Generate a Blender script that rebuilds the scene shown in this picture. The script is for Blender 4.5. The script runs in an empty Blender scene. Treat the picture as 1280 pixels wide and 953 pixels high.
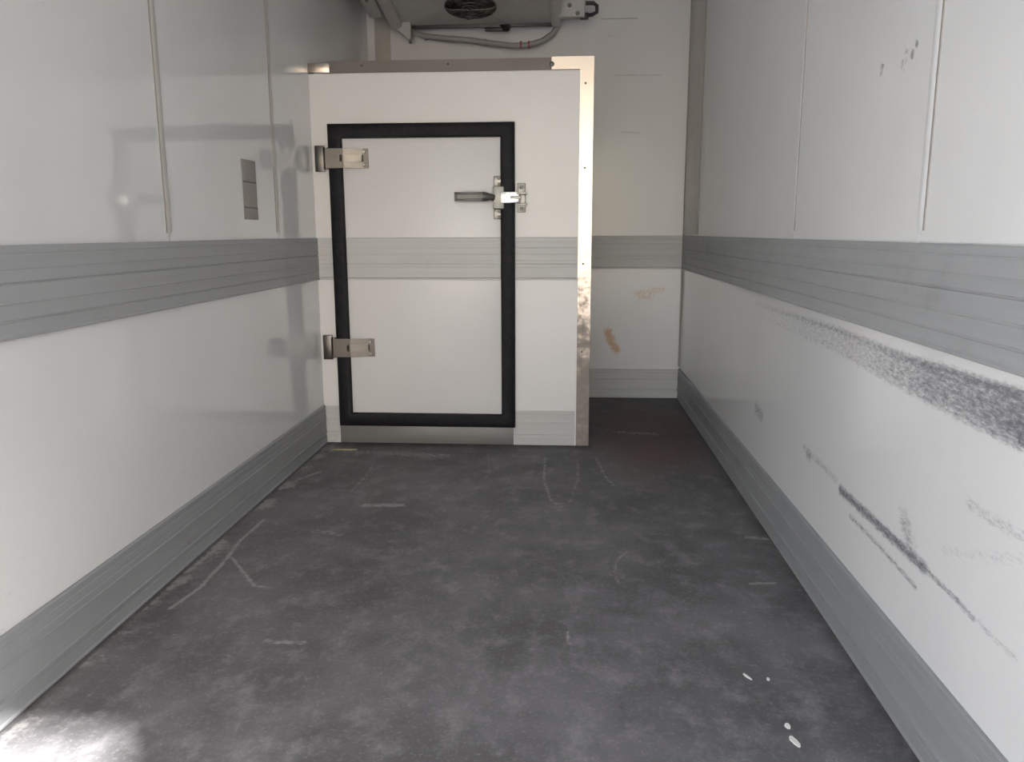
import bpy, bmesh, math, random
import numpy as np
from mathutils import Vector, Matrix, noise as mnoise

random.seed(7)
SC = bpy.context.scene
COL = SC.collection
PI = math.pi

# ------------------------------------------------------------------ camera, sky, sun, exposure
F_PX, PITCH, YAW, ROLL = 996.2, 0.1849, 0.0664, -0.0030
CAM = Vector((1.4018, 0.0, 1.2166))
FW = Vector((-math.sin(YAW) * math.cos(PITCH), math.cos(YAW) * math.cos(PITCH), -math.sin(PITCH)))
_r = Vector((math.cos(YAW), math.sin(YAW), 0))
_u = _r.cross(FW)
RT = _r * math.cos(ROLL) + _u * math.sin(ROLL)
UP = -_r * math.sin(ROLL) + _u * math.cos(ROLL)
cam_data = bpy.data.cameras.new('camera')
cam_data.sensor_width = 36.0
cam_data.lens = F_PX / 1280 * 36.0
cam_data.clip_start = 0.05
cam = bpy.data.objects.new('camera', cam_data)
COL.objects.link(cam)
cam.matrix_world = Matrix(((RT.x, UP.x, -FW.x, CAM.x), (RT.y, UP.y, -FW.y, CAM.y), (RT.z, UP.z, -FW.z, CAM.z), (0, 0, 0, 1)))
SC.camera = cam

SUN_EL = math.radians(31.9)
SUN_H = Vector((1.95, -3.93))            # where the sun stands, seen from above
SUN_H.normalize()
world = bpy.data.worlds.new('sky')
SC.world = world
world.use_nodes = True
wn = world.node_tree
bg = wn.nodes['Background']
sky = wn.nodes.new('ShaderNodeTexSky')
sky.sky_type = 'NISHITA'
sky.sun_disc = False
sky.sun_elevation = SUN_EL
sky.sun_rotation = math.atan2(SUN_H.x, SUN_H.y)
sky.air_density = 1.0
sky.dust_density = 1.5
sky.ozone_density = 1.0
wn.links.new(sky.outputs[0], bg.inputs[0])
bg.inputs[1].default_value = 0.38
sun_d = bpy.data.lights.new('sun', 'SUN')
sun_d.energy = 24.0
sun_d.angle = math.radians(1.5)
sun_d.color = (1.0, 0.985, 0.965)
sun = bpy.data.objects.new('sun', sun_d)
COL.objects.link(sun)
_sd = Vector((SUN_H.x * math.cos(SUN_EL), SUN_H.y * math.cos(SUN_EL), math.sin(SUN_EL)))
sun.rotation_euler = _sd.to_track_quat('Z', 'Y').to_euler()
sun.location = (6, -4, 8)
SC.view_settings.view_transform = 'Standard'
SC.view_settings.look = 'None'
SC.view_settings.gamma = 1.0
SC.view_settings.use_curve_mapping = False
SC.view_settings.exposure = 0.88

# ------------------------------------------------------------------ sizes of the truck body (metres)
W = 2.25            # wall to wall
Y0 = -2.2           # rear opening
YP = 4.476          # front face of the partition
YB = 5.866          # front bulkhead
HC = 2.90           # ceiling
Z_BT, Z_BB, Z_K = 1.188, 0.953, 0.226


def hit(px, py, axis, value):
    d = FW + RT * ((px - 640) / F_PX) + UP * ((476.5 - py) / F_PX)
    t = (value - CAM[axis]) / d[axis]
    return CAM + d * t


# ------------------------------------------------------------------ helpers
class MB:
    """collects shapes and links them as ONE mesh object"""
    def __init__(self):
        self.bm = bmesh.new()

    def box(self, x0, x1, y0, y1, z0, z1, bevel=0.0, seg=2):
        b = bmesh.new()
        vs = [b.verts.new((x, y, z)) for x in (x0, x1) for y in (y0, y1) for z in (z0, z1)]
        for f in ((0, 1, 3, 2), (4, 6, 7, 5), (0, 4, 5, 1), (2, 3, 7, 6), (0, 2, 6, 4), (1, 5, 7, 3)):
            b.faces.new([vs[i] for i in f])
        if bevel:
            bmesh.ops.bevel(b, geom=b.edges[:], offset=bevel, segments=seg, affect='EDGES', profile=0.5)
        self._merge(b)
        return self

    def _merge(self, b):
        bmesh.ops.recalc_face_normals(b, faces=b.faces[:])
        m = bpy.data.meshes.new('tmp')
        b.to_mesh(m)
        b.free()
        self.bm.from_mesh(m)
        bpy.data.meshes.remove(m)

    def prism(self, pts, fn, d0, d1):
        """closed outline pts (u, v) swept between d0 and d1; fn(u, v, d) -> xyz"""
        b = bmesh.new()
        a = [b.verts.new(fn(u, v, d0)) for u, v in pts]
        c = [b.verts.new(fn(u, v, d1)) for u, v in pts]
        n = len(pts)
        b.faces.new(a)
        b.faces.new(c[::-1])
        for i in range(n):
            b.faces.new((a[i], a[(i + 1) % n], c[(i + 1) % n], c[i]))
        self._merge(b)
        return self

    def tube(self, pts, r, n=12, cap=True):
        b = bmesh.new()
        pts = [Vector(p) for p in pts]
        rs = r if isinstance(r, (list, tuple)) else [r] * len(pts)
        rings = []
        prev = None
        for i, p in enumerate(pts):
            t = (pts[min(i + 1, len(pts) - 1)] - pts[max(i - 1, 0)]).normalized()
            if prev is None:
                s = t.orthogonal().normalized()
            else:
                s = (prev - t * prev.dot(t)).normalized()
            prev = s
            q = t.cross(s)
            rings.append([b.verts.new(p + (s * math.cos(2 * PI * k / n) + q * math.sin(2 * PI * k / n)) * rs[i]) for k in range(n)])
        for a, c in zip(rings, rings[1:]):
            for k in range(n):
                b.faces.new((a[k], a[(k + 1) % n], c[(k + 1) % n], c[k]))
        if cap:
            b.faces.new(rings[0][::-1])
            b.faces.new(rings[-1])
        self._merge(b)
        return self

    def ring(self, centre, ax_u, ax_v, rad, r, n=28, m=6):
        b = bmesh.new()
        centre, ax_u, ax_v = Vector(centre), Vector(ax_u).normalized(), Vector(ax_v).normalized()
        nz = ax_u.cross(ax_v)
        rr = []
        for i in range(n):
            a = 2 * PI * i / n
            d = ax_u * math.cos(a) + ax_v * math.sin(a)
            rr.append([b.verts.new(centre + d * (rad + r * math.cos(2 * PI * k / m)) + nz * (r * math.sin(2 * PI * k / m))) for k in range(m)])
        for i in range(n):
            for k in range(m):
                b.faces.new((rr[i][k], rr[i][(k + 1) % m], rr[(i + 1) % n][(k + 1) % m], rr[(i + 1) % n][k]))
        self._merge(b)
        return self

    def build(self, name, mat, parent=None, smooth=True):
        return link_bm(name, self.bm, mat, parent, smooth)


WORLD_ORIGIN = {}


def link_mesh(name, me, mat, parent):
    n = len(me.vertices)
    co = np.empty(n * 3, dtype=np.float32)
    me.vertices.foreach_get('co', co)
    co = co.reshape(-1, 3)
    lo, hi = co.min(0), co.max(0)
    org = np.array(((lo[0] + hi[0]) / 2, (lo[1] + hi[1]) / 2, lo[2]))
    me.vertices.foreach_set('co', (co - org).astype(np.float32).ravel())
    me.update()
    me.materials.append(mat)
    o = bpy.data.objects.new(name, me)
    COL.objects.link(o)
    org = Vector(org.tolist())
    if parent:
        o.parent = parent
        o.location = org - WORLD_ORIGIN[parent.name]
    else:
        o.location = org
    WORLD_ORIGIN[o.name] = org
    return o


def link_bm(name, bm, mat, parent=None, smooth=True):
    me = bpy.data.meshes.new(name)
    bm.to_mesh(me)
    bm.free()
    if smooth:
        me.polygons.foreach_set('use_smooth', [True] * len(me.polygons))
        me.set_sharp_from_angle(angle=math.radians(35))
    return link_mesh(name, me, mat, parent)


def structure(o):
    o['kind'] = 'structure'
    return o


def tag(o, label, cat, group=None):
    o['label'] = label
    o['category'] = cat
    if group:
        o['group'] = group
    return o


def grid(name, mat, parent, fn, nu, nv, attr):
    """a fine sheet with thickness behind it left to its parent: fn(U, V) -> xyz arrays; attr(xyz) -> {name: values}"""
    u, v = np.meshgrid(np.linspace(0, 1, nu), np.linspace(0, 1, nv), indexing='ij')
    co = np.stack(fn(u.ravel(), v.ravel()), 1).astype(np.float32)
    idx = np.arange(nu * nv).reshape(nu, nv)
    q = np.stack((idx[:-1, :-1], idx[1:, :-1], idx[1:, 1:], idx[:-1, 1:]), -1).reshape(-1, 4)
    me = bpy.data.meshes.new(name)
    me.vertices.add(len(co))
    me.vertices.foreach_set('co', co.ravel())
    me.loops.add(q.size)
    me.loops.foreach_set('vertex_index', q.ravel().astype(np.int32))
    me.polygons.add(len(q))
    me.polygons.foreach_set('loop_start', (np.arange(len(q)) * 4).astype(np.int32))
    me.polygons.foreach_set('loop_total', np.full(len(q), 4, dtype=np.int32))
    me.update(calc_edges=True)
    me.polygons.foreach_set('use_smooth', [True] * len(q))
    for k, vals in attr(co.astype(np.float64)).items():
        a = me.attributes.new(k, 'FLOAT', 'POINT')
        a.data.foreach_set('value', vals.astype(np.float32))
    return link_mesh(name, me, mat, parent)


def seg_dist(p, pts):
    """distance of the 2D points p from a polyline, and the position along it (0..1)"""
    best = np.full(len(p), 1e9)
    along = np.zeros(len(p))
    n = len(pts) - 1
    for i in range(n):
        a = np.array(pts[i][:2]); b = np.array(pts[i + 1][:2])
        ab = b - a
        t = np.clip(((p - a) @ ab) / max(ab @ ab, 1e-9), 0, 1)
        d = np.linalg.norm(p - (a + t[:, None] * ab), axis=1)
        m = d < best
        best[m] = d[m]
        along[m] = (i + t[m]) / n
    return best, along


def sstep(e0, e1, x):
    t = np.clip((x - e0) / (e1 - e0), 0, 1)
    return t * t * (3 - 2 * t)


# ------------------------------------------------------------------ materials
class NT:
    def __init__(self, name):
        self.m = bpy.data.materials.new(name)
        self.m.use_nodes = True
        self.t = self.m.node_tree
        self.b = self.t.nodes['Principled BSDF']
        self.tc = self.t.nodes.new('ShaderNodeNewGeometry').outputs['Position']

    def n(self, kind, **kw):
        nd = self.t.nodes.new(kind)
        for k, v in kw.items():
            setattr(nd, k, v)
        return nd

    def l(self, a, b):
        self.t.links.new(a, b)

    def noise(self, scale, stretch=(1, 1, 1), detail=4.0, rough=0.55, dist=0.0):
        mp = self.n('ShaderNodeMapping')
        mp.inputs['Scale'].default_value = stretch
        self.l(self.tc, mp.inputs['Vector'])
        t = self.n('ShaderNodeTexNoise')
        t.inputs['Scale'].default_value = scale
        t.inputs['Detail'].default_value = detail
        t.inputs['Roughness'].default_value = rough
        t.inputs['Distortion'].default_value = dist
        self.l(mp.outputs[0], t.inputs['Vector'])
        return t.outputs['Fac']

    def range(self, x, a, b, c=0.0, d=1.0, smooth=True):
        r = self.n('ShaderNodeMapRange')
        if smooth:
            r.interpolation_type = 'SMOOTHSTEP'
        for i, v in zip((1, 2, 3, 4), (a, b, c, d)):
            r.inputs[i].default_value = v
        self.l(x, r.inputs[0])
        return r.outputs[0]

    def math(self, op, a, b):
        m = self.n('ShaderNodeMath', operation=op)
        for i, v in enumerate((a, b)):
            if isinstance(v, (int, float)):
                m.inputs[i].default_value = v
            else:
                self.l(v, m.inputs[i])
        return m.outputs[0]

    def mix(self, fac, a, b):
        m = self.n('ShaderNodeMix', data_type='RGBA')
        if isinstance(fac, (int, float)):
            m.inputs[0].default_value = fac
        else:
            self.l(fac, m.inputs[0])
        for i, v in ((6, a), (7, b)):
            if isinstance(v, tuple):
                m.inputs[i].default_value = (*v, 1)
            else:
                self.l(v, m.inputs[i])
        return m.outputs[2]

    def attr(self, name):
        a = self.n('ShaderNodeAttribute', attribute_name=name)
        return a.outputs['Fac']

    def bump(self, h, strength, dist=0.002):
        b = self.n('ShaderNodeBump')
        b.inputs['Strength'].default_value = strength
        b.inputs['Distance'].default_value = dist
        self.l(h, b.inputs['Height'])
        self.l(b.outputs[0], self.b.inputs['Normal'])

    def set(self, color=None, rough=None, metal=None, spec=None):
        for k, v in (('Base Color', color), ('Roughness', rough), ('Metallic', metal), ('Specular IOR Level', spec)):
            if v is None:
                continue
            if isinstance(v, tuple):
                self.b.inputs[k].default_value = (*v, 1)
            elif isinstance(v, (int, float)):
                self.b.inputs[k].default_value = v
            else:
                self.l(v, self.b.inputs[k])
        return self.m


def panel_material(name, base, dirt_col, stain=False, orange=False, rough=0.16, grime=0.25, spec=0.5):
    t = NT(name)
    soft = t.noise(1.3, detail=3)
    c = t.mix(t.range(soft, 0.3, 0.7), base, tuple(v * 0.95 for v in base))
    fine = t.noise(22.0, (1, 0.3, 1.2), detail=8, rough=0.75)
    c = t.mix(t.range(fine, 0.58, 0.8, 0, grime), c, dirt_col)
    if stain:
        k = t.attr('stain')
        a = t.noise(120, (1, 0.28, 1.0), detail=6, rough=0.8)
        cut = t.math('ADD', a, t.math('MULTIPLY', k, 0.62))
        f = t.range(cut, 0.66, 1.14)
        c = t.mix(t.math('MULTIPLY', f, 0.88), c, (0.10, 0.10, 0.13))
    if orange:
        k = t.attr('rust')
        a = t.noise(55, detail=6, rough=0.75)
        f = t.range(t.math('ADD', a, t.math('MULTIPLY', k, 0.55)), 0.66, 1.12)
        c = t.mix(t.math('MULTIPLY', f, 0.8), c, (0.58, 0.30, 0.11))
    wob = t.noise(2.2, detail=1)
    t.bump(wob, 0.015, 0.01)
    r = t.range(fine, 0.35, 0.8, rough, rough + 0.03)
    return t.set(c, r, 0.0, spec)


WHITE = (0.762, 0.77, 0.776)
M_UP = panel_material('white_gelcoat', WHITE, (0.45, 0.445, 0.44), rough=0.015, grime=0.12, spec=0.75)
M_UPR = panel_material('white_gelcoat_dulled', (0.772, 0.78, 0.786), (0.45, 0.445, 0.44), rough=0.30, grime=0.12)
M_CEIL = panel_material('white_ceiling_board', (0.81, 0.82, 0.825), (0.5, 0.5, 0.5), rough=0.35, grime=0.1)
M_LOW = panel_material('white_gelcoat_scuffed', (0.772, 0.78, 0.788), (0.42, 0.42, 0.44), stain=True, rough=0.06, grime=0.15)
M_BACK = panel_material('white_gelcoat_stained', (0.775, 0.76, 0.752), (0.45, 0.43, 0.41), orange=True, stain=True, rough=0.2)
M_PART = panel_material('white_partition_board', (0.755, 0.733, 0.724), (0.5, 0.48, 0.46), rough=0.28, grime=0.2)


def metal_paint(name, base, rough, metal, along=(1, 0.02, 1), dirt=(0.2, 0.19, 0.18), amount=0.35, spec=0.5):
    t = NT(name)
    a = t.noise(60, along, detail=4)
    c = t.mix(t.range(a, 0.3, 0.75), base, tuple(v * 0.93 for v in base))
    b = t.noise(6, (1, 0.6, 1), detail=7, rough=0.7)
    c = t.mix(t.range(b, 0.55, 0.85, 0, amount), c, dirt)
    t.bump(a, 0.08, 0.001)
    return t.set(c, t.range(b, 0.3, 0.8, rough, rough + 0.15), metal, spec)


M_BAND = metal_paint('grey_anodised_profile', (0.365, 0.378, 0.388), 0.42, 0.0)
M_BAND_LIT = metal_paint('lit_anodised_profile', (0.56, 0.55, 0.535), 0.38, 0.0, (0.02, 1, 1), amount=0.25)  # same grey profile; light on the walls facing the opening put into its colour
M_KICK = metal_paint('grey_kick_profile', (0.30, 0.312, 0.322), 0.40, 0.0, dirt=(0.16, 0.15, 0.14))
M_KICK_LIT = metal_paint('lit_kick_profile', (0.54, 0.53, 0.515), 0.4, 0.0, (0.02, 1, 1))  # same kick profile, light falling on the facing walls painted into its colour
M_STRIP = metal_paint('white_joint_strip', (0.56, 0.545, 0.51), 0.3, 0.0, (1, 1, 0.05), amount=0.2)
M_CORNER = metal_paint('beige_corner_strip', (0.56, 0.53, 0.49), 0.3, 0.0, (1, 1, 0.05), amount=0.2)
M_JOINT = NT('brown_joint_line').set((0.33, 0.305, 0.28), 0.6)
M_CHROME = metal_paint('worn_chrome', (0.13, 0.121, 0.115), 0.3, 1.0, (1, 1, 1), (0.10, 0.085, 0.08), 0.5)
M_STEEL = metal_paint('dull_zinc_steel', (0.38, 0.37, 0.34), 0.4, 0.9, (1, 1, 1), (0.25, 0.22, 0.2), 0.4)
M_DARKSTEEL = metal_paint('dark_bolt_steel', (0.15, 0.145, 0.14), 0.4, 0.8, (1, 1, 1))
M_HANDLE = metal_paint('dark_handle_steel', (0.12, 0.117, 0.112), 0.4, 0.8, (1, 1, 1))
M_STRAP = metal_paint('bright_polished_strap', (0.85, 0.83, 0.80), 0.2, 1.0, (1, 1, 1), (0.5, 0.45, 0.4), 0.2)
M_SILL = metal_paint('scuffed_sill_steel', (0.22, 0.21, 0.205), 0.45, 0.3, (0.05, 1, 1), (0.15, 0.13, 0.12), 0.6)
M_UNIT = metal_paint('grey_plastic_housing', (0.52, 0.51, 0.50), 0.45, 0.0, (1, 1, 1), (0.22, 0.21, 0.2), 0.4)
M_HOSE = NT('grey_pvc_hose').set((0.36, 0.35, 0.345), 0.4)
M_RED = NT('red_clamp').set((0.36, 0.09, 0.08), 0.5)
M_BLACK = NT('black_plastic').set((0.018, 0.018, 0.018), 0.4)

# black rubber gasket
t = NT('black_rubber')
a = t.noise(40, detail=3)
t.bump(a, 0.15, 0.002)
M_RUBBER = t.set(t.mix(t.range(a, 0.4, 0.8), (0.009, 0.009, 0.012), (0.018, 0.017, 0.018)), 0.5, 0.0, 0.15)

# metal edge angle, dirty towards the floor where trolleys bang it
t = NT('aluminium_edge_angle')
a = t.noise(18, detail=8, rough=0.75)
sx = t.n('ShaderNodeSeparateXYZ')
t.l(t.tc, sx.inputs[0])
low = t.range(sx.outputs['Z'], 0.3, 1.62, 0.36, -0.12)
k = t.range(t.math('ADD', a, low), 0.52, 0.90)
c = t.mix(t.math('MULTIPLY', k, 0.8), (0.50, 0.435, 0.385), (0.15, 0.125, 0.11))
t.bump(a, 0.06, 0.002)
M_ANGLE = t.set(c, t.range(k, 0, 1, 0.30, 0.5), t.range(k, 0.3, 1, 1.0, 0.25))

# floor: dark resin with embedded grit, scuffed grey, pale scrape lines in the mesh attribute
t = NT('dark_resin_floor')
cloud = t.noise(2.4, (1, 1, 1), detail=6, rough=0.62, dist=0.4)
mott = t.noise(10, (1.0, 0.75, 1), detail=9, rough=0.74)
grit = t.noise(75, detail=6, rough=0.8)
smear = t.noise(4.5, (0.9, 1.2, 1), detail=7, rough=0.7)
c = t.mix(t.range(cloud, 0.32, 0.70), (0.100, 0.096, 0.099), (0.168, 0.162, 0.168))
c = t.mix(t.range(mott, 0.45, 0.70, 0, 0.7), c, (0.27, 0.262, 0.268))
c = t.mix(t.range(smear, 0.60, 0.80, 0, 0.45), c, (0.32, 0.31, 0.31))
c = t.mix(t.range(mott, 0.22, 0.42, 0.8, 0.0), c, (0.055, 0.051, 0.052))
c = t.mix(t.range(grit, 0.52, 0.70, 0, 0.42), c, (0.42, 0.41, 0.42))
red = t.attr('red')
c = t.mix(t.math('MULTIPLY', t.range(t.math('ADD', cloud, red), 0.62, 1.1), 0.65), c, (0.13, 0.065, 0.062))  # reddish reflection painted into the floor colour
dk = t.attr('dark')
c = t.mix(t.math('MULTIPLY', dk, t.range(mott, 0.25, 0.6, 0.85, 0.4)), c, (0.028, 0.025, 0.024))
sc = t.attr('scrape')
nz = t.noise(38, detail=5, rough=0.7)
f = t.range(t.math('ADD', nz, t.math('MULTIPLY', sc, 0.6)), 0.70, 1.0)
c = t.mix(t.math('MULTIPLY', f, 0.8), c, (0.36, 0.345, 0.335))
t.bump(t.math('ADD', t.math('MULTIPLY', mott, 2.0), grit), 0.25, 0.003)
M_FLOOR = t.set(c, t.range(mott, 0.3, 0.7, 0.5, 0.68), 0.0, 0.25)

t = NT('pale_yard_concrete')
a = t.noise(0.9, detail=6)
M_GROUND = t.set(t.mix(a, (0.36, 0.345, 0.335), (0.29, 0.28, 0.27)), 0.9)
M_SHELL = NT('white_outer_skin').set((0.75, 0.75, 0.74), 0.4)

# ------------------------------------------------------------------ setting: ground, floor, walls, ceiling
structure(MB().box(-30, 32, -45, 20, -1.1, -1.0).build('ground', M_GROUND))

slab = structure(MB().box(-0.08, W + 0.08, Y0, YB + 0.08, -0.12, -0.004).build('floor', M_SHELL))


def fl(px, py):
    p = hit(px, py, 2, 0.0)
    return (p.x, p.y)


# pale scrapes and dried drag marks on the floor: photo pixels turned into floor positions, width in metres, strength
scrapes = [
    ([(212, 762), (250, 735), (284, 698), (300, 676), (330, 650)], 0.010, 0.9),
    ([(290, 697), (305, 716), (318, 733), (340, 735)], 0.009, 0.8),
    ([(235, 715), (262, 692), (272, 686)], 0.014, 0.8),
    ([(350, 612), (372, 600), (400, 590)], 0.016, 0.7),
    ([(405, 612), (440, 614), (458, 594), (466, 582)], 0.010, 0.55),
    ([(610, 568), (612, 590), (606, 600)], 0.010, 0.5),
    ([(681, 572), (680, 600), (688, 625), (702, 634)], 0.011, 0.6),
    ([(722, 575), (722, 600), (712, 628)], 0.011, 0.5),
    ([(745, 572), (758, 598), (768, 608)], 0.011, 0.6),
    ([(783, 690), (770, 702), (768, 720), (774, 730)], 0.007, 0.6),
    ([(845, 715), (858, 702), (880, 708), (900, 712)], 0.009, 0.35),
    ([(458, 632), (500, 632)], 0.030, 0.75),
    ([(395, 664), (425, 668)], 0.030, 0.5),
    ([(330, 802), (382, 804)], 0.016, 0.6),
    ([(600, 718), (625, 722)], 0.02, 0.45),
    ([(935, 672), (958, 674)], 0.02, 0.7),
    ([(940, 730), (968, 729)], 0.014, 0.7),
    ([(935, 758), (985, 760)], 0.012, 0.4),
    ([(710, 790), (712, 806)], 0.006, 0.9),
    ([(400, 562), (470, 566), (560, 570)], 0.05, 0.55),
    ([(470, 640), (620, 640), (760, 640)], 0.03, 0.25),
    ([(740, 560), (800, 545), (850, 535)], 0.09, 0.25),
    ([(770, 540), (820, 543)], 0.04, 0.5),
    ([(60, 925), (120, 862), (200, 780)], 0.020, 0.35),
]
scrapes = [([fl(*q) for q in pts], w, s) for pts, w, s in scrapes]


def floor_attr(co):
    p = co[:, :2]
    s = np.zeros(len(p))
    for pts, w, st in scrapes:
        d, _ = seg_dist(p, pts)
        s = np.maximum(s, st * (1 - sstep(0.3 * w, 1.6 * w, d)))
    # crust of dirt along the left kick plate
    crust = np.array([mnoise.noise(Vector((x * 9, y * 7, 3.1))) for x, y in p[::1]]) if len(p) < 4e5 else np.zeros(len(p))
    edge = (1 - sstep(0.03, 0.12, p[:, 0] - 0.02)) * (0.35 + 1.3 * np.clip(crust + 0.15, 0, 1)) * (p[:, 0] > 0.02)
    s = np.maximum(s, 0.8 * np.clip(edge, 0, 1))
    red_refl = np.exp(-(((p[:, 0] - 1.92) / 0.32) ** 2 + ((p[:, 1] - 4.75) / 0.85) ** 2))  # reddish patch standing in for a reflection on the floor
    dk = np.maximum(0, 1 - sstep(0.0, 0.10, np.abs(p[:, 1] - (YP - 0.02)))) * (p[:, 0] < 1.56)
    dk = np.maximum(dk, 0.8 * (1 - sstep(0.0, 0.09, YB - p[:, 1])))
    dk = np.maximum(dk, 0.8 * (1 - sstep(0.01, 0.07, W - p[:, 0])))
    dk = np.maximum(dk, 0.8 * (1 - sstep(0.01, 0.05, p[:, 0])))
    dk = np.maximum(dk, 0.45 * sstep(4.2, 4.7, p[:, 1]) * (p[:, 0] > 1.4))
    return {'scrape': np.clip(s, 0, 1), 'red': red_refl * 0.8, 'dark': np.clip(dk, 0, 1)}


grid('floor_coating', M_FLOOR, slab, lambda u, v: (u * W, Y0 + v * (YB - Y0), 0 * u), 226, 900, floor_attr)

structure(MB().box(-0.08, W + 0.08, Y0, YB + 0.08, HC, HC + 0.08).build('ceiling', M_CEIL))
structure(MB().box(-0.08, W + 0.08, Y0 - 0.06, Y0, 2.74, HC + 0.08, 0.006).build('trim_header', M_STEEL))

RIBS_L = [-1.58, -0.49, 0.60, 1.69, 2.788, 3.882]
RIBS_R = [-1.27, -0.18, 0.91, 2.003, 3.089]


def side_wall(name, x_in, sgn, ribs, stain_fn):
    """sgn +1: the wall's inner face looks towards +x (left wall)"""
    X = lambda d: x_in + sgn * d           # d metres into the room
    bx = lambda m, d0, d1, y0, y1, z0, z1, bev=0.0: m.box(min(X(d0), X(d1)), max(X(d0), X(d1)), y0, y1, z0, z1, bev)
    wall = structure(bx(MB(), -0.08, -0.006, Y0, YB + 0.08, -0.12, HC).build(name, M_SHELL))
    cuts = [Y0] + ribs + [YB]
    for a, b in zip(cuts, cuts[1:]):
        bx(MB(), -0.006, 0.0, a + (0.003 if a > Y0 else 0), b - (0.003 if b < YB else 0), Z_BB + 0.1, HC).build('upper_panel', M_UP if sgn > 0 else M_UPR, wall)
    ny = 840
    grid('lower_panel', M_LOW, wall, lambda u, v: (0 * u + X(0.0), Y0 + u * (YB - Y0), 0.02 + v * 1.06), ny, 130, stain_fn)
    for y in ribs:
        m = MB()
        w, h = 0.019, 0.004
        prof = [(-w, 0), (-w, h * .35), (-w * .55, h), (w * .55, h), (w, h * .35), (w, 0)]
        zb, zt = 1.212, HC
        m.prism(prof, lambda u, v, d: (X(v), y + u, d), zb + 0.012, zt)
        # rounded foot
        m.prism([(-w, 0), (-w, h * .3), (-w * .5, h * .8), (w * .5, h * .8), (w, h * .3), (w, 0)], lambda u, v, d: (X(v * (1 if d > zb + .006 else .4)), y + u * (1 if d > zb + .006 else .6), d), zb, zb + 0.0121)
        s = m.build('joint_strip', M_STRIP if sgn > 0 else M_UPR, wall)
        bx(MB(), 0.0, 0.0028, y - w - 0.005, y - w + 0.002, zb + 0.005, HC).build('joint_line', M_JOINT, wall)  # thin brown line along the near edge of the strip
    return wall


def stain_right(co):
    y, z = co[:, 1], co[:, 2]
    p = np.stack((y, z), 1)
    r = lambda px, py: (hit(px, py, 0, W).y, hit(px, py, 0, W).z)
    s = np.zeros(len(y))
    # the long rubbed strip under the rail, heavier towards the rear doors
    up = [r(945, 380), r(1040, 411), r(1130, 448), r(1276, 496)]
    dn = [r(955, 398), r(1040, 434), r(1130, 484), r(1276, 556)]
    for k, (edge, st, wd) in enumerate(((up, 0.95, 0.022), (dn, 0.75, 0.02))):
        d, t_ = seg_dist(p, edge)
        s = np.maximum(s, (0.42 + 0.58 * t_ ** 0.9) * st * (1 - sstep(0.1 * wd, 1.5 * wd, d)))
    mid = [((a[0] + b[0]) / 2, (a[1] + b[1]) / 2) for a, b in zip(up, dn)]
    d, t_ = seg_dist(p, mid)
    s = np.maximum(s, (0.25 + 0.62 * t_) * (1 - sstep(0.02, 0.075, d)))
    ynear = r(1276, 500)[0]
    inside = (y <= ynear) & (np.abs(z - 0.87) < 0.05)
    s = np.maximum(s, 0.85 * inside)
    for pts, w, st in (([(1050, 612), (1080, 640), (1110, 668), (1156, 711)], 0.020, 0.86), ([(1062, 645), (1100, 684), (1145, 735)], 0.010, 0.66),
                       ([(1156, 711), (1190, 745), (1216, 772)], 0.010, 0.72), ([(1216, 772), (1270, 825)], 0.010, 0.5), ([(1005, 560), (1045, 600)], 0.02, 0.5),
                       ([(945, 510), (952, 520)], 0.04, 0.58), ([(1010, 568), (1012, 570)], 0.03, 0.65), ([(1130, 650), (1140, 690)], 0.04, 0.55),
                       ([(1210, 630), (1277, 672)], 0.02, 0.45), ([(1180, 690), (1276, 700)], 0.02, 0.35)):
        d, _ = seg_dist(p, [r(*q) for q in pts])
        s = np.maximum(s, st * (1 - sstep(0.1 * w, 1.7 * w, d)))
    return {'stain': np.clip(s, 0, 1)}


def stain_left(co):
    y, z = co[:, 1], co[:, 2]
    n = np.array([mnoise.noise(Vector((0.0, a * 0.9, b * 3 + 5))) for a, b in zip(y, z)])
    s = 0.34 * np.clip(n, 0, 1) + 0.16 * sstep(0.55, 0.25, z)
    return {'stain': np.clip(s, 0, 1)}


wl = side_wall('wall_left', 0.0, 1, RIBS_L, stain_left)
wr = side_wall('wall_right', W, -1, RIBS_R, stain_right)

# smudges on the upper right wall
def smudge(parent, px, py, ax, val, w, h, seed, mat):
    c = hit(px, py, ax, val)
    rnd = random.Random(seed)
    m = MB()
    pts = []
    for k in range(11):
        a = 2 * PI * k / 11
        q = rnd.uniform(0.6, 1.1)
        pts.append((w * q * math.cos(a), h * q * math.sin(a)))
    if ax == 0:
        m.prism(pts, lambda u, v, d: (val - d, c.y + u, c.z + v), 0.0, 0.0006)
    else:
        m.prism(pts, lambda u, v, d: (c.x + u, val - d, c.z + v), 0.0, 0.0006)
    return m.build('scuff_mark', mat, parent)


t = NT('grey_scuff')
a = t.noise(30, detail=6, rough=0.7)
M_SCUFF = t.set(t.mix(t.range(a, 0.42, 0.60), (0.34, 0.33, 0.34), WHITE), 0.3)
for px, py, w, h, s in ((1103, 88, 0.016, 0.022, 1), (1130, 80, 0.018, 0.020, 2), (1134, 62, 0.014, 0.016, 3), (1146, 54, 0.010, 0.012, 4), (1141, 68, 0.012, 0.012, 5)):
    smudge(wr, px, py, 0, W, w, h, s, M_SCUFF)

# front bulkhead
wb = structure(MB().box(-0.08, W + 0.08, YB + 0.006, YB + 0.08, -0.12, HC).build('wall_back', M_SHELL))


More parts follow.
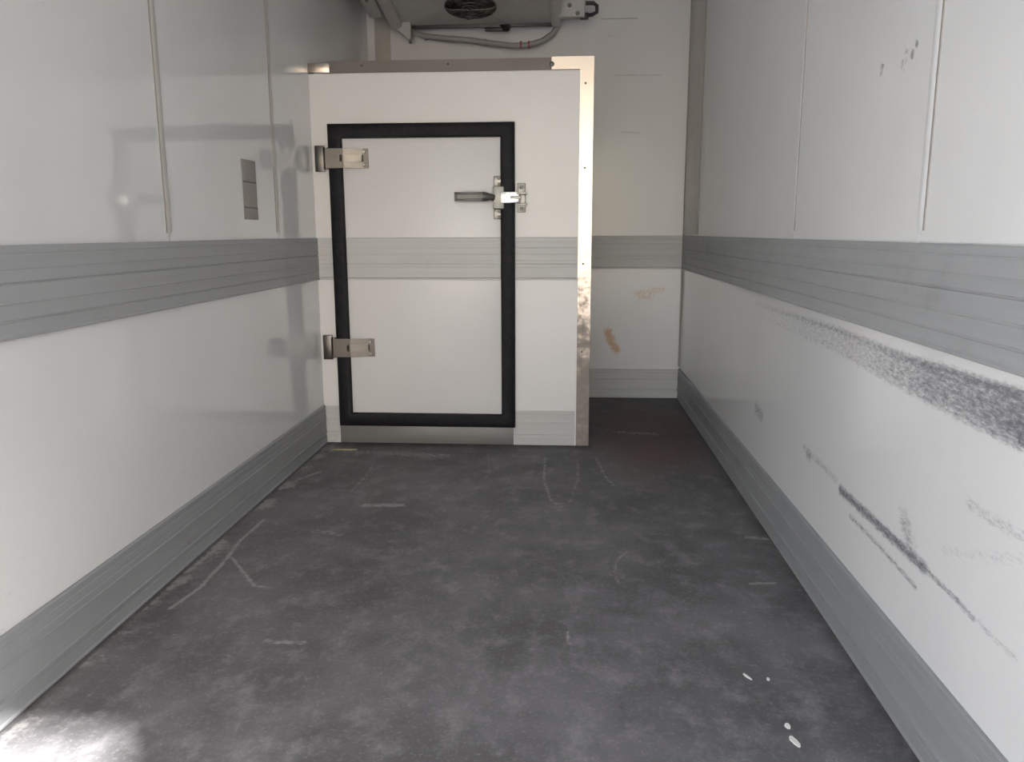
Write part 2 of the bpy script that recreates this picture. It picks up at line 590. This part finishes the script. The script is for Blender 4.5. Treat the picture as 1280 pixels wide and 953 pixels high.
def back_attr(co):
    p = co[:, [0, 2]]
    r = lambda px, py: (hit(px, py, 1, YB).x, hit(px, py, 1, YB).z)
    s = np.zeros(len(p))
    for pts, w, st in (([(795, 367), (828, 362)], 0.035, 0.62), ([(800, 372), (815, 371)], 0.03, 0.6), ([(760, 415), (764, 428), (770, 437)], 0.045, 0.95)):
        d, _ = seg_dist(p, [r(*q) for q in pts])
        s = np.maximum(s, st * (1 - sstep(0.2 * w, 1.4 * w, d)))
    g = np.zeros(len(p))
    for pts, w, st in (([(768, 94), (826, 94)], 0.010, 0.55), ([(775, 165), (800, 166)], 0.012, 0.5), ([(752, 24), (797, 23)], 0.006, 0.7), ([(755, 44), (765, 45)], 0.008, 0.5), ([(748, 184), (775, 185)], 0.01, 0.4),
                       ([(795, 388), (800, 372)], 0.02, 0.3)):
        d, _ = seg_dist(p, [r(*q) for q in pts])
        g = np.maximum(g, st * (1 - sstep(0.2 * w, 1.5 * w, d)))
    return {'rust': s, 'stain': g}


grid('bulkhead_panel', M_BACK, wb, lambda u, v: (u * W, 0 * u + YB, 0.0 + v * HC), 220, 260, back_attr)
m = MB().box(0.055, 0.165, YB - 0.012, YB - 0.0005, 0.24, HC, 0.002)
m.build('corner_strip', M_CORNER, wb)
m = MB()
yk = hit(884, 0, 0, W).y
m.box(W - 0.006, W - 0.0003, yk, YB - 0.001, Z_BT + 0.012, HC, 0.0015)
m.build('corner_strip', M_CORNER, wb)
m = MB().box(W - 0.008, W - 0.0003, yk - 0.010, yk, Z_BT + 0.012, HC)
m.build('joint_line', M_JOINT, wb)
m = MB().box(W - 0.012, W - 0.001, YB - 0.010, YB - 0.001, 0.24, HC)
m.build('joint_line', M_JOINT, wb)

# ------------------------------------------------------------------ ribbed aluminium rails and kick plates
def rail_profile(z0, z1, grooves, ridges, depth, lip):
    """outline (d, z), d = metres proud of the wall; grooves are cut in, ridges stand out"""
    H = z1 - z0
    pts = [(0.0, z1), (depth - 0.004, z1), (depth, z1 - 0.004)]
    ev = sorted([(z1 - f * H, 'g', dd) for f, dd in grooves] + [(z1 - f * H, 'r', dd) for f, dd in ridges], reverse=True)
    for z, k, dd in ev:
        w = 0.0035
        if k == 'g':
            pts += [(depth, z + w), (depth - dd, z + w * .5), (depth - dd, z - w * .5), (depth, z - w)]
        else:
            pts += [(depth, z + w), (depth + dd, z + w * .4), (depth + dd, z - w * .4), (depth, z - w)]
    pts += [(depth, z0 + lip), (depth + 0.003, z0 + lip * .7), (depth + 0.003, z0 + 0.002), (depth, z0), (0.0, z0)]
    return pts


BAND_G = [(0.10, .0012), (0.27, .001), (0.41, .004), (0.81, .003)]
FACE_G = [(0.10, .001), (0.25, .0012), (0.40, .0015), (0.55, .001), (0.70, .0012), (0.955, .005)]
BAND_R = [(0.62, .002)]
KICK_G = [(0.10, .002), (0.22, .0012), (0.80, .002)]
KICK_R = [(0.34, .004), (0.70, .007)]


def rail(name, side, a, b, z0, z1, kind, mat, parent=None, off=0.0, depth=0.012):
    pr = rail_profile(z0, z1, (FACE_G if side == 'face' else BAND_G) if kind == 'band' else KICK_G, BAND_R if kind == 'band' else KICK_R, depth, 0.012)
    m = MB()
    fn = {'left': lambda d, z, t: (0.0003 + d, t, z), 'right': lambda d, z, t: (W - 0.0003 - d, t, z), 'face': lambda d, z, t: (t, off - 0.0003 - d, z)}[side]
    m.prism(pr, fn, a, b)
    return m.build(name, mat, parent, smooth=False)


structure(rail('trim_left', 'left', Y0, YP - 0.004, Z_BB, Z_BT, 'band', M_BAND))
structure(rail('trim_right', 'right', Y0, YB - 0.016, Z_BB, Z_BT, 'band', M_BAND))
structure(rail('trim_back', 'face', 1.56, W - 0.014, Z_BB, Z_BT, 'band', M_BAND_LIT, off=YB))
structure(rail('baseboard_left', 'left', Y0, YP - 0.004, 0.001, Z_K, 'kick', M_KICK))
structure(rail('baseboard_right', 'right', Y0, YB - 0.016, 0.001, Z_K, 'kick', M_KICK))
structure(rail('baseboard_back', 'face', 1.56, W - 0.014, 0.001, 0.215, 'kick', M_KICK_LIT, off=YB))

# ------------------------------------------------------------------ partition (box bulkhead) and its parts
PX1 = 1.545
PT = 2.130
DX0, DX1, DZ0, DZ1 = 0.135, 1.085, 0.145, 1.755       # hole for the door
m = MB()
m.box(0.001, DX0, YP, YP + 0.06, 0.001, 2.063)
m.box(DX1, PX1 - 0.005, YP, YP + 0.06, 0.001, 2.063)
m.box(DX0, DX1, YP, YP + 0.06, DZ1, 2.063)
m.box(DX0, DX1, YP, YP + 0.06, 0.001, DZ0)
m.box(PX1 - 0.065, PX1 - 0.005, YP + 0.06, YB - 0.002, 0.001, PT - 0.01)
m.box(0.014, PX1 - 0.065, YP + 0.06, YB - 0.014, PT - 0.07, PT - 0.01)
part = structure(m.build('wall_partition', M_PART, smooth=False))
# folded metal angles round the free edges
m = MB().prism([(1.472, YP - 0.004), (PX1, YP - 0.004), (PX1, YP + 0.07), (PX1 - 0.004, YP + 0.07), (PX1 - 0.004, YP - 0.0003), (1.472, YP - 0.0003)], lambda x, y, z: (x, y, z), 0.002, 2.072)
m.build('side_angle', M_ANGLE, part)
m = MB().prism([(YP - 0.006, 2.064), (YP + 0.016, PT), (YP + 0.07, PT), (YP + 0.07, PT - 0.004), (YP + 0.019, PT - 0.004), (YP - 0.0005, 2.064)], lambda y, z, x: (x, y, z), 0.12, 1.32)
m.build('top_angle', M_ANGLE, part)  # leaf tilted to mirror the dim ceiling; the corner piece stays upright and bright
m = MB().prism([(YP - 0.005, 2.066), (YP - 0.005, PT), (YP + 0.07, PT), (YP + 0.07, PT - 0.004), (YP - 0.0005, PT - 0.004), (YP - 0.0005, 2.066)], lambda y, z, x: (x, y, z), 1.321, PX1 + 0.001)
m.build('corner_angle', M_ANGLE, part)
MB().box(0.0015, 0.119, YP - 0.006, YP - 0.0003, 2.068, PT - 0.012, 0.002).build('end_plate', M_ANGLE, part)
# rivets on the angles
for px, py in ((732, 104), (731, 210), (729, 330), (727, 440), (690, 80), (560, 80), (452, 82)):
    q = hit(px, py, 1, YP - 0.004)
    r = 0.013 if py == 80 and px == 690 else 0.006
    m = MB().tube([(q.x, YP - 0.0035, q.z), (q.x, YP - 0.006, q.z), (q.x, YP - 0.0085, q.z)], [r, r, r * 0.6], 10)
    m.build('rivet', M_DARKSTEEL, part)
rail('rub_rail', 'face', 0.012, 0.096, Z_BB, Z_BT, 'band', M_BAND_LIT, part, YP, 0.006)
rail('rub_rail', 'face', 1.125, 1.468, Z_BB, Z_BT, 'band', M_BAND_LIT, part, YP, 0.006)
rail('kick_plate', 'face', 0.014, 0.090, 0.002, 0.222, 'kick', M_KICK_LIT, part, YP, 0.006)
rail('kick_plate', 'face', 1.118, 1.464, 0.002, 0.205, 'kick', M_KICK_LIT, part, YP, 0.006)
MB().box(0.0945, 1.1135, YP - 0.006, YP - 0.0003, 0.002, 0.110, 0.002).build('sill_plate', M_SILL, part)

# ------------------------------------------------------------------ door in the partition
m = MB().box(DX0 + 0.006, DX1 - 0.006, YP - 0.010, YP + 0.05, DZ0 + 0.006, DZ1 - 0.006, 0.003)
door = structure(m.build('door_1', M_PART))
# rubber gasket: a rounded profile swept round the door with mitred corners
gx0, gx1, gz0, gz1 = 0.098, 1.124, 0.108, 1.800
gw, gd = 0.078, 0.030
prof = [(0.0, 0.0)]
for k in range(9):
    a = PI * k / 8
    prof.append((gw * (0.5 - 0.5 * math.cos(a)), 0.012 + (gd - 0.012) * math.sin(a) ** 0.6))
prof += [(gw, 0.0)]
prof = [(u, max(v, 0.0)) for u, v in prof]
b = bmesh.new()
loops = []
for cx, cz, sx_, sz_ in ((gx0, gz0, 1, 1), (gx1, gz0, -1, 1), (gx1, gz1, -1, -1), (gx0, gz1, 1, -1)):
    loops.append([b.verts.new((cx + sx_ * u, YP - 0.0105 - v, cz + sz_ * u)) for u, v in prof])
n = len(prof)
for i in range(4):
    A, Bv = loops[i], loops[(i + 1) % 4]
    for k in range(n):
        b.faces.new((A[k], A[(k + 1) % n], Bv[(k + 1) % n], Bv[k]))
bmesh.ops.recalc_face_normals(b, faces=b.faces[:])
link_bm('gasket', b, M_RUBBER, door)
rail('rub_rail', 'face', gx0 + gw + 0.002, gx1 - gw - 0.002, Z_BB, Z_BT, 'band', M_BAND_LIT, door, YP - 0.010, 0.005)


def hinge(zc, xk, x1):
    """strap hinge: leaf on the partition, knuckle, arm bridging the gasket with a stamped rib"""
    yf = YP - 0.044
    m = MB()
    hgt = 0.052
    # arm: over the gasket, then stepped down onto the door
    out = [(xk, yf + 0.006), (xk, yf), (xk + 0.098, yf), (x1 - 0.03, yf + 0.027), (x1, yf + 0.027), (x1, yf + 0.0335), (x1 - 0.032, yf + 0.0335), (xk + 0.096, yf + 0.007)]
    m.prism(out, lambda x, y, z: (x, y, z), zc - hgt, zc + hgt)
    h = m.build('hinge', M_CHROME, door, smooth=False)
    MB().prism([(xk + 0.075, yf + 0.001), (xk + 0.085, yf - 0.005), (xk + 0.1, yf - 0.005), (x1 - 0.034, yf + 0.02), (x1 - 0.028, yf + 0.0275), (xk + 0.098, yf + 0.001)], lambda x, y, z: (x, y, z), zc - 0.018, zc + 0.018).build('stamped_rib', M_CHROME, h)
    for dz in (-0.034, 0.034):
        MB().tube([(x1 - 0.022, yf + 0.0255, zc + dz), (x1 - 0.022, yf + 0.020, zc + dz)], [0.009, 0.007], 10).build('screw', M_STEEL, h)
    MB().tube([(xk - 0.002, YP - 0.024, zc - hgt - 0.006), (xk - 0.002, YP - 0.024, zc + hgt + 0.006)], 0.0165, 14).build('knuckle', M_CHROME, h)
    MB().box(xk - 0.068, xk - 0.014, YP - 0.022, YP - 0.0065, zc - 0.070, zc + 0.070, 0.003).build('frame_leaf', M_CHROME, h)


q1 = hit(433, 198, 1, YP - 0.03)
q2 = hit(443, 435, 1, YP - 0.03)
hinge(q1.z, hit(408, 198, 1, YP - 0.03).x, hit(460, 198, 1, YP - 0.02).x)
hinge(q2.z, hit(418, 435, 1, YP - 0.03).x, hit(468, 435, 1, YP - 0.02).x)

# compression latch: base with bolts, lever handle, strap over the gasket, keeper on the partition
zc = hit(640, 247, 1, YP - 0.04).z
xb0, xb1 = hit(616, 247, 1, YP - 0.03).x, hit(630, 247, 1, YP - 0.03).x
latch = MB().box(xb0, xb1, YP - 0.042, YP - 0.0103, zc - 0.060, zc + 0.060, 0.005).build('latch', M_STEEL, door)
MB().box(xb0 + 0.004, xb1, YP - 0.026, YP - 0.0103, zc + 0.060, zc + 0.115, 0.004).build('mount_lug', M_STEEL, latch)
MB().box(xb0 + 0.004, xb1, YP - 0.026, YP - 0.0103, zc - 0.115, zc - 0.060, 0.004).build('mount_lug', M_STEEL, latch)
for dz in (0.072, 0.105, -0.072, -0.105):
    MB().tube([(xb0 + 0.034, YP - 0.025, zc + dz), (xb0 + 0.034, YP - 0.035, zc + dz)], [0.011, 0.009], 8).build('bolt', M_DARKSTEEL, latch)
xs1 = hit(649, 247, 1, YP - 0.045).x
m = MB().box(xb1 - 0.02, xs1, YP - 0.056, YP - 0.0425, zc - 0.030, zc + 0.030, 0.004)
m.build('strap', M_STRAP, latch)
MB().box(xb1 + 0.035, xs1 + 0.012, YP - 0.063, YP - 0.0555, zc - 0.008, zc + 0.008, 0.003).build('strap_rib', M_STEEL, latch)
xh0 = hit(568, 244, 1, YP - 0.05).x
zh = zc + 0.006
m = MB()
m.box(xh0, xb0 - 0.045, YP - 0.060, YP - 0.046, zh + 0.012, zh + 0.024, 0.003)
m.box(xh0, xb0 - 0.045, YP - 0.060, YP - 0.046, zh - 0.024, zh - 0.012, 0.003)
m.box(xh0, xh0 + 0.014, YP - 0.060, YP - 0.046, zh - 0.022, zh + 0.022, 0.003)
m.box(xh0 + 0.008, xb0 - 0.05, YP - 0.050, YP - 0.046, zh - 0.014, zh + 0.014)
m.build('handle', M_HANDLE, latch)
m = MB()
m.tube([(xb0 - 0.052, YP - 0.053, zh), (xb0 - 0.03, YP - 0.053, zh - 0.002), (xb0 - 0.012, YP - 0.047, zh - 0.003), (xb0 + 0.004, YP - 0.036, zc)], [0.027, 0.024, 0.018, 0.018], 12)
m.build('handle_pivot', M_DARKSTEEL, latch)
xk0, xk1 = hit(646, 247, 1, YP).x + 0.004, hit(657, 247, 1, YP).x
m = MB().box(xk0, xk1, YP - 0.016, YP - 0.0003, zc - 0.078, zc + 0.078, 0.003)
keeper = m.build('keeper', M_STEEL, part)
MB().box(xk0, xk1 + 0.008, YP - 0.060, YP - 0.016, zc + 0.016, zc + 0.026, 0.002).build('keeper_ear', M_STEEL, keeper)
MB().box(xk0, xk1 + 0.008, YP - 0.060, YP - 0.016, zc - 0.042, zc - 0.032, 0.002).build('keeper_ear', M_STEEL, keeper)
for dz in (0.056, -0.060):
    MB().tube([(xk0 + 0.024, YP - 0.0155, zc + dz), (xk0 + 0.024, YP - 0.024, zc + dz)], [0.011, 0.008], 8).build('bolt', M_DARKSTEEL, keeper)

# ------------------------------------------------------------------ evaporator under the ceiling, against the front bulkhead
ZR, SL, YR, YF = 2.612, 0.19, 5.766, 5.03


def pan(y):
    return ZR + SL * (YR - y)


m = MB()
# tilted tray: an outline in (y, z) swept across
m.prism([(YF, pan(YF)), (YF - 0.03, pan(YF) + 0.03), (YF - 0.03, HC - 0.001), (YR, HC - 0.001), (YR, ZR)], lambda y, z, x: (x, y, z), 0.27, 1.335)
unit = tag(m.build('cooling_unit', M_UNIT, smooth=False), 'grey ceiling cooling unit with dark fan grille hanging above the partition', 'cooling unit')


def sweep_y(m, prof, y0, y1, taper=1.0):
    m.prism(prof, lambda x, z, y: (x, y, pan(y) + z), y0, y1)
    return m


def lobe(cx, w, h, flat=0.5, n=9):
    return [(cx - w, 0.16)] + [(cx - w * math.cos(PI * k / (n - 1)), 0.004 - h * math.sin(PI * k / (n - 1)) ** flat) for k in range(n)] + [(cx + w, 0.16)]


m = sweep_y(MB(), lobe(0.235, 0.045, 0.045), YF, YR - 0.03)
m.build('left_housing_ridge', M_UNIT, unit)
m = sweep_y(MB(), lobe(0.125, 0.048, 0.022, 0.35), YF, YR - 0.16)
m.build('mounting_flange', M_UNIT, unit)
m = sweep_y(MB(), lobe(1.325, 0.034, 0.03), YF, YR)
m.build('right_housing_ridge', M_UNIT, unit)
for y in (5.15, 5.36):
    MB().tube([(0.125, y, pan(y) - 0.016), (0.125, y, pan(y) - 0.028)], [0.014, 0.011], 8).build('bolt', M_DARKSTEEL, unit)
MB().box(0.272, 1.30, YR - 0.004, YR + 0.010, ZR - 0.022, ZR + 0.05, 0.003).build('drip_lip', M_BLACK, unit)
# gusset dropping to the drain at the rear left corner
m = MB().prism([(0.20, 0.02), (0.24, -0.03), (0.325, -0.105), (0.335, -0.09), (0.335, 0.02)], lambda u, v, d: (u, d, ZR + v), YR - 0.05, YR - 0.005)
m.build('drain_bracket', M_UNIT, unit)
MB().box(0.315, 0.338, YR - 0.004, YR + 0.012, ZR - 0.115, ZR + 0.01, 0.003).build('drain_outlet', M_BLACK, unit)
# fan in the tray floor
fc_y = 5.50
fx = hit(588, 8, 1, 5.5).x
fcen = Vector((fx, fc_y, pan(fc_y) - 0.003))
au, av = Vector((1, 0, 0)), Vector((0, 1, -SL)).normalized()
nrm = Vector((0, -SL, -1)).normalized()
b = bmesh.new()
vs = [b.verts.new(fcen + (au * math.cos(2 * PI * k / 32) + av * math.sin(2 * PI * k / 32)) * 0.165) for k in range(32)]
vt = [b.verts.new(v.co + nrm * 0.004) for v in vs]
b.faces.new(vt)
for k in range(32):
    b.faces.new((vs[k], vs[(k + 1) % 32], vt[(k + 1) % 32], vt[k]))
link_bm('fan_opening', b, M_BLACK, unit)
m = MB()
for k in range(5):
    a = 2 * PI * k / 5 + 0.4
    d = au * math.cos(a) + av * math.sin(a)
    e = au * -math.sin(a) + av * math.cos(a)
    c0 = fcen + nrm * 0.008
    bb = bmesh.new()
    pts = [c0 + d * 0.04 - e * 0.02, c0 + d * 0.15 - e * 0.055, c0 + d * 0.155 + e * 0.03 + nrm * 0.012, c0 + d * 0.04 + e * 0.02 + nrm * 0.006]
    lo = [bb.verts.new(p) for p in pts]
    hi = [bb.verts.new(p + nrm * 0.002) for p in pts]
    bb.faces.new(lo[::-1]); bb.faces.new(hi)
    for i in range(4):
        bb.faces.new((lo[i], lo[(i + 1) % 4], hi[(i + 1) % 4], hi[i]))
    m._merge(bb)
m.build('fan_blades', M_DARKSTEEL, unit)
m = MB()
for r in (0.168, 0.13, 0.095, 0.06, 0.03):
    m.ring(fcen + nrm * (0.026 - 0.05 * (r / 0.168) ** 4 * 0.4), au, av, r, 0.0028)
for k in range(8):
    a = 2 * PI * k / 8
    d = au * math.cos(a) + av * math.sin(a)
    m.tube([fcen + d * 0.172 + nrm * 0.004, fcen + d * 0.13 + nrm * 0.022, fcen + nrm * 0.027], 0.0028, 6)
m.build('fan_guard', M_DARKSTEEL, unit)
# drain hose sagging along the bulkhead, red clamp
yh = YR + 0.035
hp = []
for px, py in ((516, 40), (530, 45), (556, 48), (585, 50), (612, 54), (640, 57), (660, 56.5), (678, 51), (691, 42), (698, 30), (700, 15)):
    q = hit(px, py, 1, yh)
    hp.append((q.x, yh, q.z))
MB().tube(hp, 0.019, 12).build('drain_hose', M_HOSE, unit)
for i, px in enumerate((651, 661)):
    q = hit(px, 56, 1, yh)
    MB().tube([(q.x - 0.006, yh, q.z), (q.x + 0.006, yh, q.z)], 0.024, 12).build('hose_clamp', M_RED, unit)
for px, py in ((532, 46), (568, 49), (607, 53)):
    q = hit(px, py, 1, yh)
    MB().tube([(q.x - 0.008, yh, q.z), (q.x + 0.008, yh, q.z)], 0.0225, 12).build('hose_collar', M_HOSE, unit)
# dark valve below the lip
q = hit(632, 33, 1, YR + 0.01)
m = MB().tube([(q.x, YR + 0.012, ZR - 0.01), (q.x, YR + 0.012, q.z), (q.x, YR + 0.012, q.z - 0.03)], [0.045, 0.04, 0.022], 12)
m.box(q.x - 0.14, q.x + 0.02, YR - 0.002, YR + 0.02, ZR - 0.045, ZR - 0.018, 0.004)
m.build('drain_valve', M_BLACK, unit)
# pipe bracket and black loop at the right end
q0, q1 = hit(700, 10, 1, YR - 0.12), hit(731, 10, 1, YR - 0.12)
m = MB().box(q0.x - 0.01, q1.x, YR - 0.16, YR - 0.08, hit(710, 23, 1, YR - 0.12).z, HC - 0.02, 0.008)
br = m.build('side_bracket', M_UNIT, unit)
for px, py in ((712, 6), (722, 16)):
    q = hit(px, py, 1, YR - 0.165)
    MB().tube([(q.x, YR - 0.159, q.z), (q.x, YR - 0.172, q.z)], [0.015, 0.011], 8).build('bolt', M_DARKSTEEL, br)
yl = YR - 0.12
cs = [hit(px, py, 1, yl) for px, py in ((728, 20), (740, 18.5), (746, 15), (746, 7), (742, 4), (732, 4))]
MB().tube([(c.x, yl, c.z) for c in cs], 0.013, 10).build('black_loop', M_BLACK, br)
MB().box(q1.x - 0.03, q1.x + 0.025, yl - 0.02, yl + 0.02, cs[0].z - 0.022, cs[0].z + 0.018, 0.005).build('loop_clip', M_BLACK, br)

# ------------------------------------------------------------------ plate on the left wall
y0, z1 = hit(301, 198, 0, 0.002).y, hit(301, 198, 0, 0.002).z
y1, z0 = hit(323, 275, 0, 0.002).y, hit(323, 275, 0, 0.002).z
t = NT('brown_foil_plate')
a = t.noise(45, (1, 4, 1), detail=5)
M_PLATE = t.set(t.mix(a, (0.27, 0.25, 0.235), (0.36, 0.335, 0.315)), 0.45, 0.2)
M_PLINE = NT('plate_dark_line').set((0.12, 0.11, 0.105), 0.5)
plate = tag(MB().box(0.0004, 0.003, y0, y1, z0, z1, 0.0008).build('notice_plate', M_PLATE), 'small brown notice plate with dark rules stuck on the left wall', 'sign')
for f in (0.37, 0.80):
    z = z1 - f * (z1 - z0)
    MB().box(0.0031, 0.0036, y0 + 0.004, y1 - 0.004, z - 0.003, z + 0.003).build('ruled_line', M_PLINE, plate)

# ------------------------------------------------------------------ bits lying on the floor
M_CHIP = NT('white_paint_chip').set((0.78, 0.77, 0.76), 0.5)
t = NT('straw_scrap')
a = t.noise(60, detail=4)
M_STRAW = t.set(t.mix(a, (0.50, 0.45, 0.24), (0.34, 0.30, 0.17)), 0.6)


def flake(name, px, py, w, d, rot, seed, mat, label, cat, group=None):
    c = hit(px, py, 2, 0.0)
    rnd = random.Random(seed)
    pts = []
    for k in range(9):
        a = 2 * PI * k / 9
        q = rnd.uniform(0.75, 1.1)
        u, v = w / 2 * q * math.cos(a), d / 2 * q * math.sin(a)
        pts.append((u * math.cos(rot) - v * math.sin(rot), u * math.sin(rot) + v * math.cos(rot)))
    m = MB().prism(pts, lambda u, v, z: (c.x + u, c.y + v, z), 0.0004, 0.004)
    return tag(m.build(name, mat), label, cat, group)


G = 'white chips on the floor by the right wall'
flake('paint_chip', 984.5, 909, 0.016, 0.022, 0.2, 1, M_CHIP, 'roundish white chip on the dark floor just behind the longest chip', 'chip', G)
flake('paint_chip', 993, 928, 0.014, 0.052, 0.35, 2, M_CHIP, 'longest white chip on the floor, nearest the rear opening', 'chip', G)
flake('paint_chip', 934, 847, 0.008, 0.036, 0.5, 3, M_CHIP, 'thin white sliver on the floor, leftmost of the white chips', 'chip', G)
flake('paint_chip', 960, 850, 0.010, 0.014, 0.0, 4, M_CHIP, 'tiny white chip just right of the thin white sliver', 'chip', G)
flake('straw_scrap', 430, 562.5, 0.15, 0.030, 0.03, 6, M_STRAW, 'flat straw yellow scrap lying before the left foot of the partition', 'scrap')
